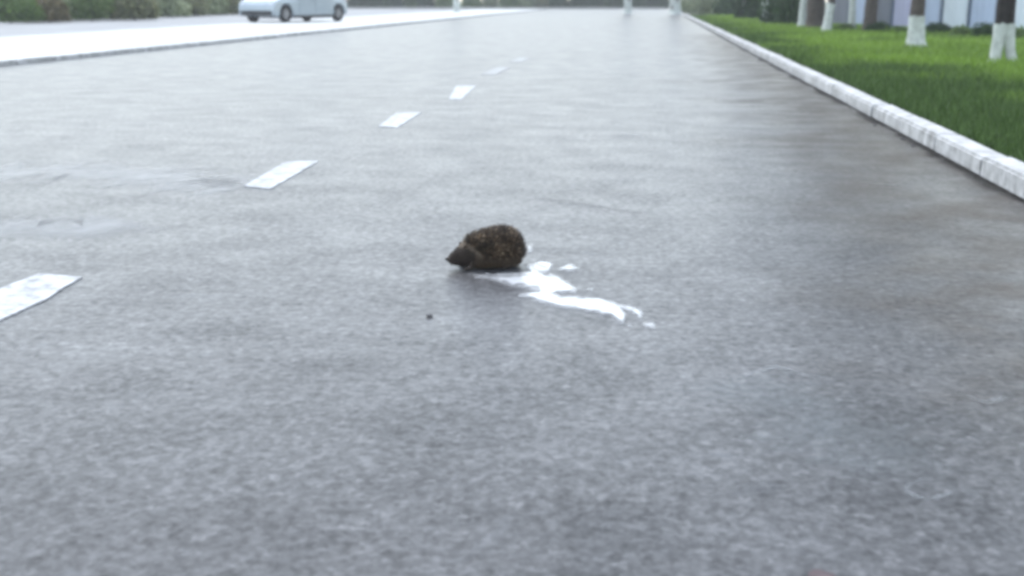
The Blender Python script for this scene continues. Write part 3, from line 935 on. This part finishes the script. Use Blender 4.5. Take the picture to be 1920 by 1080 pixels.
# planting on the left bank
lb = [(20, 41, 'mid', 'leftmost green shrub on the left bank'), (62, 38, 'dry', 'dry brown shrub beside the leftmost green one'),
      (95, 40, 'dry', 'second dry brown shrub on the left bank, nearer the grey yard'), (128, 37, 'pale', 'pale shrub between the dry ones and the green clump'),
      (172, 37, 'mid', 'green shrub at the left of the middle clump on the left bank'), (212, 36, 'mid', 'green shrub in the middle of the left bank'),
      (252, 36, 'olive', 'olive shrub at the right of the green clump'), (300, 31, 'pale', 'pale olive shrub above the low stone wall, leftmost'),
      (345, 29, 'olive', 'olive shrub above the middle of the low stone wall'), (392, 27, 'pale', 'pale shrub above the low stone wall near the car'),
      (435, 26, 'olive', 'olive shrub just behind the front of the parked car'), (0, 33, 'dark', 'dark shrub at the left edge of the picture behind the others')]
for (px, py, key, lab) in lb:
    p = at(px, py, .10)
    k = p.length / 48
    shrub(p.x, p.y, .10, (1.25 * k, 1.1 * k, 1.15 * k), key, lab, 'shrubs on the left bank')

# low stone wall at the back of the yard: blocks are parts
def low_wall():
    a = at(300, 29, .11); b = at(452, 25, .11)
    d = (b - a); L = d.length; an = math.atan2(d.y, d.x)
    root = empty('low_wall', (a.x, a.y, .11), an)
    tag(root, 'low dark grey stone wall at the back of the pale yard', 'wall')
    bm = bmesh.new(); box(bm, (0, 0, 0), (.78, .3, .2)); bmesh.ops.bevel(bm, geom=list(bm.edges), offset=.02, segments=1, affect='EDGES')
    me = bpy.data.meshes.new('stone'); bm.to_mesh(me); bm.free(); me.materials.append(M['grey_stone'])
    n = int(L / .8)
    for i in range(n):
        o = bpy.data.objects.new('stone', me); C.objects.link(o); o.parent = root
        o.location = ((i + .5) * .8, random.uniform(-.01, .01), .10); o.rotation_euler = (0, 0, random.uniform(-.02, .02))
low_wall()

# vegetation closing the far end
fx = [(640, 'dark'), (672, 'dark2'), (704, 'dark'), (738, 'dark2'), (770, 'mid'), (800, 'dark'), (832, 'mid'), (880, 'mid'), (915, 'pale'), (950, 'mid'),
      (985, 'pale'), (1018, 'olive'), (1052, 'dark'), (1085, 'dark2'), (1118, 'dark'), (1150, 'dark2'), (1200, 'dark'), (1232, 'dark2'), (1290, 'pale'), (600, 'mid'), (560, 'dark')]
for i, (px, key) in enumerate(fx):
    p = at(px, 15, .09)
    k = 115 / p.y; x = p.x * k
    nm = {'dark': 'dark green', 'dark2': 'dark green', 'mid': 'mid green', 'pale': 'pale green', 'olive': 'olive'}[key]
    order = sum(1 for q in fx if q[0] <= px)
    ordn = ['first', 'second', 'third', 'fourth', 'fifth', 'sixth', 'seventh', 'eighth', 'ninth', 'tenth', 'eleventh', 'twelfth', 'thirteenth', 'fourteenth', 'fifteenth',
            'sixteenth', 'seventeenth', 'eighteenth', 'nineteenth', 'twentieth', 'last'][order - 1]
    shrub(x, 114.5 + (i % 3) * .5, .09, (1.35, 1.2, 1.9), key, nm + ' shrub of the far hedge across the road, ' + ordn + ' from the left', 'far hedge shrubs')

# ------------------------------------------------------------------ pale blue fence on the right
def fence():
    a = at(1930, 67, .045); b = at(1556, 50, .045)
    d = b - a; L = d.length; an = math.atan2(d.y, d.x)
    root = empty('fence', (a.x, a.y, .045), an)
    tag(root, 'pale blue metal panel fence on slate blue posts behind the lawn trees', 'fence')
    bay = 1.15; n = int(L / bay) + 1
    pm = {}
    for key in ('fence_blue', 'fence_lilac', 'fence_white', 'fence_slate'):
        bm = bmesh.new()
        k = 9
        for q in range(k):                                   # folded sheet
            box(bm, (-.52 + (q + .5) * 1.04 / k, .012 * (q % 2), 0), (1.04 / k + .004, .012, 1.75))
        box(bm, (0, -.022, .70), (1.06, .03, .05)); box(bm, (0, -.022, -.70), (1.06, .03, .05))
        me = bpy.data.meshes.new('panel'); bm.to_mesh(me); bm.free(); me.materials.append(M[key]); pm[key] = me
    bm = bmesh.new(); box(bm, (0, 0, .95), (.09, .09, 2.0)); bmesh.ops.bevel(bm, geom=list(bm.edges), offset=.008, segments=1, affect='EDGES')
    box(bm, (0, 0, 1.965), (.12, .12, .03))
    post = bpy.data.meshes.new('post'); bm.to_mesh(post); bm.free(); post.materials.append(M['post_blue'])
    seq = ['fence_white', 'fence_blue', 'fence_white', 'fence_blue', 'fence_lilac', 'fence_slate', 'fence_blue', 'fence_slate', 'fence_white']
    for i in range(n + 1):
        o = bpy.data.objects.new('post', post); C.objects.link(o); o.parent = root; o.location = (i * bay, 0, 0)
        if i < n:
            o = bpy.data.objects.new('panel', pm[seq[i % 9]]); C.objects.link(o); o.parent = root; o.location = ((i + .5) * bay, 0, 1.0 + random.uniform(-.02, .02))
    return a, b
fa, fb = fence()
tl = ['leftmost', 'second from the left', 'third from the left', 'fourth from the left', 'fifth from the left', 'sixth from the left', 'rightmost']
for i, (px, py, s) in enumerate([(1585, 58, .28), (1646, 62, .30), (1690, 63, .22), (1757, 64, .3), (1800, 70, .34), (1850, 72, .36), (1905, 76, .36)]):
    p = at(px, py, .045)
    r_ = empty('weed_clump', (p.x, p.y, .045), i * 1.1)
    tag(r_, 'leafy weed clump at the foot of the pale blue fence, ' + tl[i], 'weeds', 'weed clumps at the fence')
    f = link('foliage', bush_m['dark' if i % 2 else 'tuft'], None, r_); f.scale = (s * 1.3, s, s)

# ------------------------------------------------------------------ parked car on the pavement side
def car():
    pf = at(505, 42, .058); pr = at(604, 39.5, .058)
    d = pr - pf
    an = math.atan2(d.y, d.x)
    sc = 1.0
    root = empty('parked_car', ((pf.x + pr.x) / 2, (pf.y + pr.y) / 2, .058), an)
    tag(root, 'pale silver blue hatchback parked at the left edge of the road', 'car')
    wb = d.length / 2            # half wheelbase
    paint, nt, bs = newmat('silver_blue_paint')
    tc = nt.nodes.new('ShaderNodeTexCoord')
    nt.links.new(ramp(nt, noise_n(nt, tc.outputs['Object'], 3, 4), [(0.3, (0.30, 0.36, 0.41)), (0.7, (0.35, 0.41, 0.46))]), bs.inputs['Base Color'])
    bs.inputs['Metallic'].default_value = .35; bs.inputs['Roughness'].default_value = .3; bs.inputs['Coat Weight'].default_value = .6
    glass = simple('car_glass', (0.02, 0.025, 0.03), 0.06, 0.1, 2, 0)
    rubber = simple('tyre_rubber', (0.012, 0.012, 0.013), 0.85, 0.3, 20, 0.3)
    metal = simple('wheel_metal', (0.35, 0.36, 0.38), 0.35, 0.15, 6, 0, metallic=.8)
    plast = simple('black_plastic', (0.018, 0.018, 0.02), 0.6, 0.3, 20, 0.1)
    W = .80; R_ = .29
    Lf, Lr = -wb - .66, wb + .52
    # lower body profile with round wheel arches, front at -x
    def arch(cx):
        return [(cx - R_ * 1.18 * math.cos(a), R_ + R_ * 1.18 * math.sin(a)) for a in [math.pi * k / 12 for k in range(13)]]
    prof2 = [(Lf + .06, .22), (-wb - R_ * 1.18 - .02, .20)] + arch(-wb)[0:] + [(-wb + R_ * 1.18 + .02, .17), (wb - R_ * 1.18 - .02, .17)] + arch(wb) + [(wb + R_ * 1.18 + .02, .24), (Lr - .03, .27),
             (Lr, .42), (Lr, .62), (Lr - .05, .86), (Lr - .12, .95), (-.75, .93), (-wb - .1, .86), (Lf + .15, .72), (Lf + .02, .58), (Lf, .42)]
    bm = bmesh.new()
    def side(y, inset): 
        vs = []
        for (x, z) in prof2:
            k = 1 - (inset if z > .8 else 0)
            vs.append(bm.verts.new((x, y * k, z)))
        return vs
    A, B = side(-W, .04), side(W, .04)
    n = len(prof2)
    bm.faces.new(A); bm.faces.new(B[::-1])
    for i in range(n): bm.faces.new((A[i], B[i], B[(i + 1) % n], A[(i + 1) % n]))
    bmesh.ops.recalc_face_normals(bm, faces=bm.faces)
    b = bm_obj('body', bm, paint, root)
    bv = b.modifiers.new('b', 'BEVEL'); bv.width = .035; bv.segments = 3; bv.limit_method = 'ANGLE'; bv.angle_limit = R(35)
    # cabin
    cab = [(-.95, .92), (-.35, 1.38), (.1, 1.45), (wb - .1, 1.42), (Lr - .25, 1.25), (Lr - .10, .94)]
    bm = bmesh.new()
    A = [bm.verts.new((x, -(W * .95 if z < 1 else W * .74), z)) for x, z in cab]; B = [bm.verts.new((x, (W * .95 if z < 1 else W * .74), z)) for x, z in cab]
    bm.faces.new(A); bm.faces.new(B[::-1])
    for i in range(len(cab)): bm.faces.new((A[i], B[i], B[(i + 1) % len(cab)], A[(i + 1) % len(cab)]))
    bmesh.ops.recalc_face_normals(bm, faces=bm.faces)
    c = bm_obj('roof', bm, paint, root)
    bv = c.modifiers.new('b', 'BEVEL'); bv.width = .04; bv.segments = 3; bv.limit_method = 'ANGLE'; bv.angle_limit = R(20)
    for s in (-1, 1):
        def pane(pts):
            bm = bmesh.new(); vs = []
            for (x, z) in pts:
                k = (z - .92) / .5; y = s * (W * .95 * (1 - min(1, k)) + W * .74 * min(1, k) + .006)
                vs.append(bm.verts.new((x, y, z)))
            f = bm.faces.new(vs)
            bmesh.ops.solidify(bm, geom=[f], thickness=.006 * s)
            bm_obj('window', bm, glass, root)
        pane([(-.72, .98), (-.30, 1.32), (.05, 1.36), (.05, .98)])
        pane([(.12, .98), (.12, 1.36), (wb - .15, 1.34), (wb + .05, 1.20), (wb + .05, .98)])
        for x in (-.72 + .55 * 0, .085, wb - .28):                     # door gaps
            pass
        for (x0, x1) in ((-.78, .07), (.10, wb - .30)):
            bm = bmesh.new(); box(bm, ((x0 + x1) / 2, s * (W + .006), .56), (x1 - x0 - .015, .016, .60))
            bmesh.ops.bevel(bm, geom=list(bm.edges), offset=.005, segments=1, affect='EDGES')
            dr = bm_obj('door', bm, paint, root)
            bm = bmesh.new(); box(bm, (x1 - .14, s * (W + .03), .76), (.15, .03, .03)); bmesh.ops.bevel(bm, geom=list(bm.edges), offset=.008, segments=1, affect='EDGES')
            bm_obj('handle', bm, paint, dr)
        bm = bmesh.new(); box(bm, (0, s * (W + .012), .20), (2 * wb - R_ * 2.6, .04, .07)); bm_obj('sill', bm, plast, root)
        bm = bmesh.new(); box(bm, (Lf + .10, s * (W - .18), .60), (.10, .26, .13)); bmesh.ops.bevel(bm, geom=list(bm.edges), offset=.03, segments=2, affect='EDGES')
        bm_obj('headlight', bm, simple('lamp_glass', (.7, .72, .75), .1, .05, 3, 0), root)
        bm = bmesh.new(); box(bm, (Lr - .02, s * (W - .12), .72), (.07, .18, .26)); bmesh.ops.bevel(bm, geom=list(bm.edges), offset=.02, segments=2, affect='EDGES')
        bm_obj('tail_light', bm, simple('tail_red', (.30, .02, .02), .2, .1, 3, 0), root)
        bm = bmesh.new(); box(bm, (-.62, s * (W + .09), .98), (.10, .17, .12)); bmesh.ops.bevel(bm, geom=list(bm.edges), offset=.03, segments=2, affect='EDGES')
        bm_obj('wing_mirror', bm, plast, root)
        for cx in (-wb, wb):
            we = empty('wheel', (cx, s * (W - .09), R_), 0, root)
            bm = bmesh.new()
            n = 28; rings = []
            for (y, r) in ((-.09, .19), (-.09, .26), (-.06, R_), (.06, R_), (.09, .26), (.09, .19)):
                rings.append([bm.verts.new((r * math.cos(2 * math.pi * k / n), y, r * math.sin(2 * math.pi * k / n))) for k in range(n)])
            for i in range(6):
                for k in range(n): bm.faces.new((rings[i][k], rings[i][(k + 1) % n], rings[(i + 1) % 6][(k + 1) % n], rings[(i + 1) % 6][k]))
            bmesh.ops.recalc_face_normals(bm, faces=bm.faces)
            bm_obj('tyre', bm, rubber, we, smooth=True)
            bm = bmesh.new()
            bmesh.ops.create_cone(bm, cap_ends=True, segments=24, radius1=.055, radius2=.05, depth=.04, matrix=Matrix.Translation((0, s * .07, 0)) @ Matrix.Rotation(R(90), 4, 'X'))
            for k in range(7):
                box(bm, (math.cos(k * .8976) * .115, s * .06, math.sin(k * .8976) * .115), (.15, .02, .035), Matrix.Rotation(-k * .8976, 3, 'Y'))
            bmesh.ops.create_cone(bm, cap_ends=True, segments=28, radius1=.188, radius2=.188, depth=.03, matrix=Matrix.Translation((0, s * .02, 0)) @ Matrix.Rotation(R(90), 4, 'X'))
            bm_obj('rim', bm, metal, we)
    bm = bmesh.new(); box(bm, (Lf + .04, 0, .33), (.12, W * 1.7, .16)); bmesh.ops.bevel(bm, geom=list(bm.edges), offset=.03, segments=2, affect='EDGES'); bm_obj('bumper', bm, plast, root)
    bm = bmesh.new(); box(bm, (0, 0, .17), (2 * wb - R_ * 2.6, W * 1.8, .05)); box(bm, (0, 0, .35), (Lr - Lf - .5, W * 1.1, .3)); bm_obj('underbody', bm, plast, root)
    # windscreens
    for (x0, z0, x1, z1, o_) in ((-.90, .965, -.42, 1.335, -1), (Lr - .10, .99, Lr - .235, 1.235, 1)):
        bm = bmesh.new()
        nrm = Vector((-(z1 - z0) if o_ < 0 else (z1 - z0), 0, abs(x1 - x0))).normalized() * .012
        vs = [bm.verts.new(Vector((x0, -W * .84, z0)) + nrm), bm.verts.new(Vector((x0, W * .84, z0)) + nrm), bm.verts.new(Vector((x1, W * .70, z1)) + nrm), bm.verts.new(Vector((x1, -W * .70, z1)) + nrm)]
        f = bm.faces.new(vs); bmesh.ops.solidify(bm, geom=[f], thickness=.006)
        bm_obj('windscreen' if o_ < 0 else 'rear_window', bm, glass, root)
    return root
car()
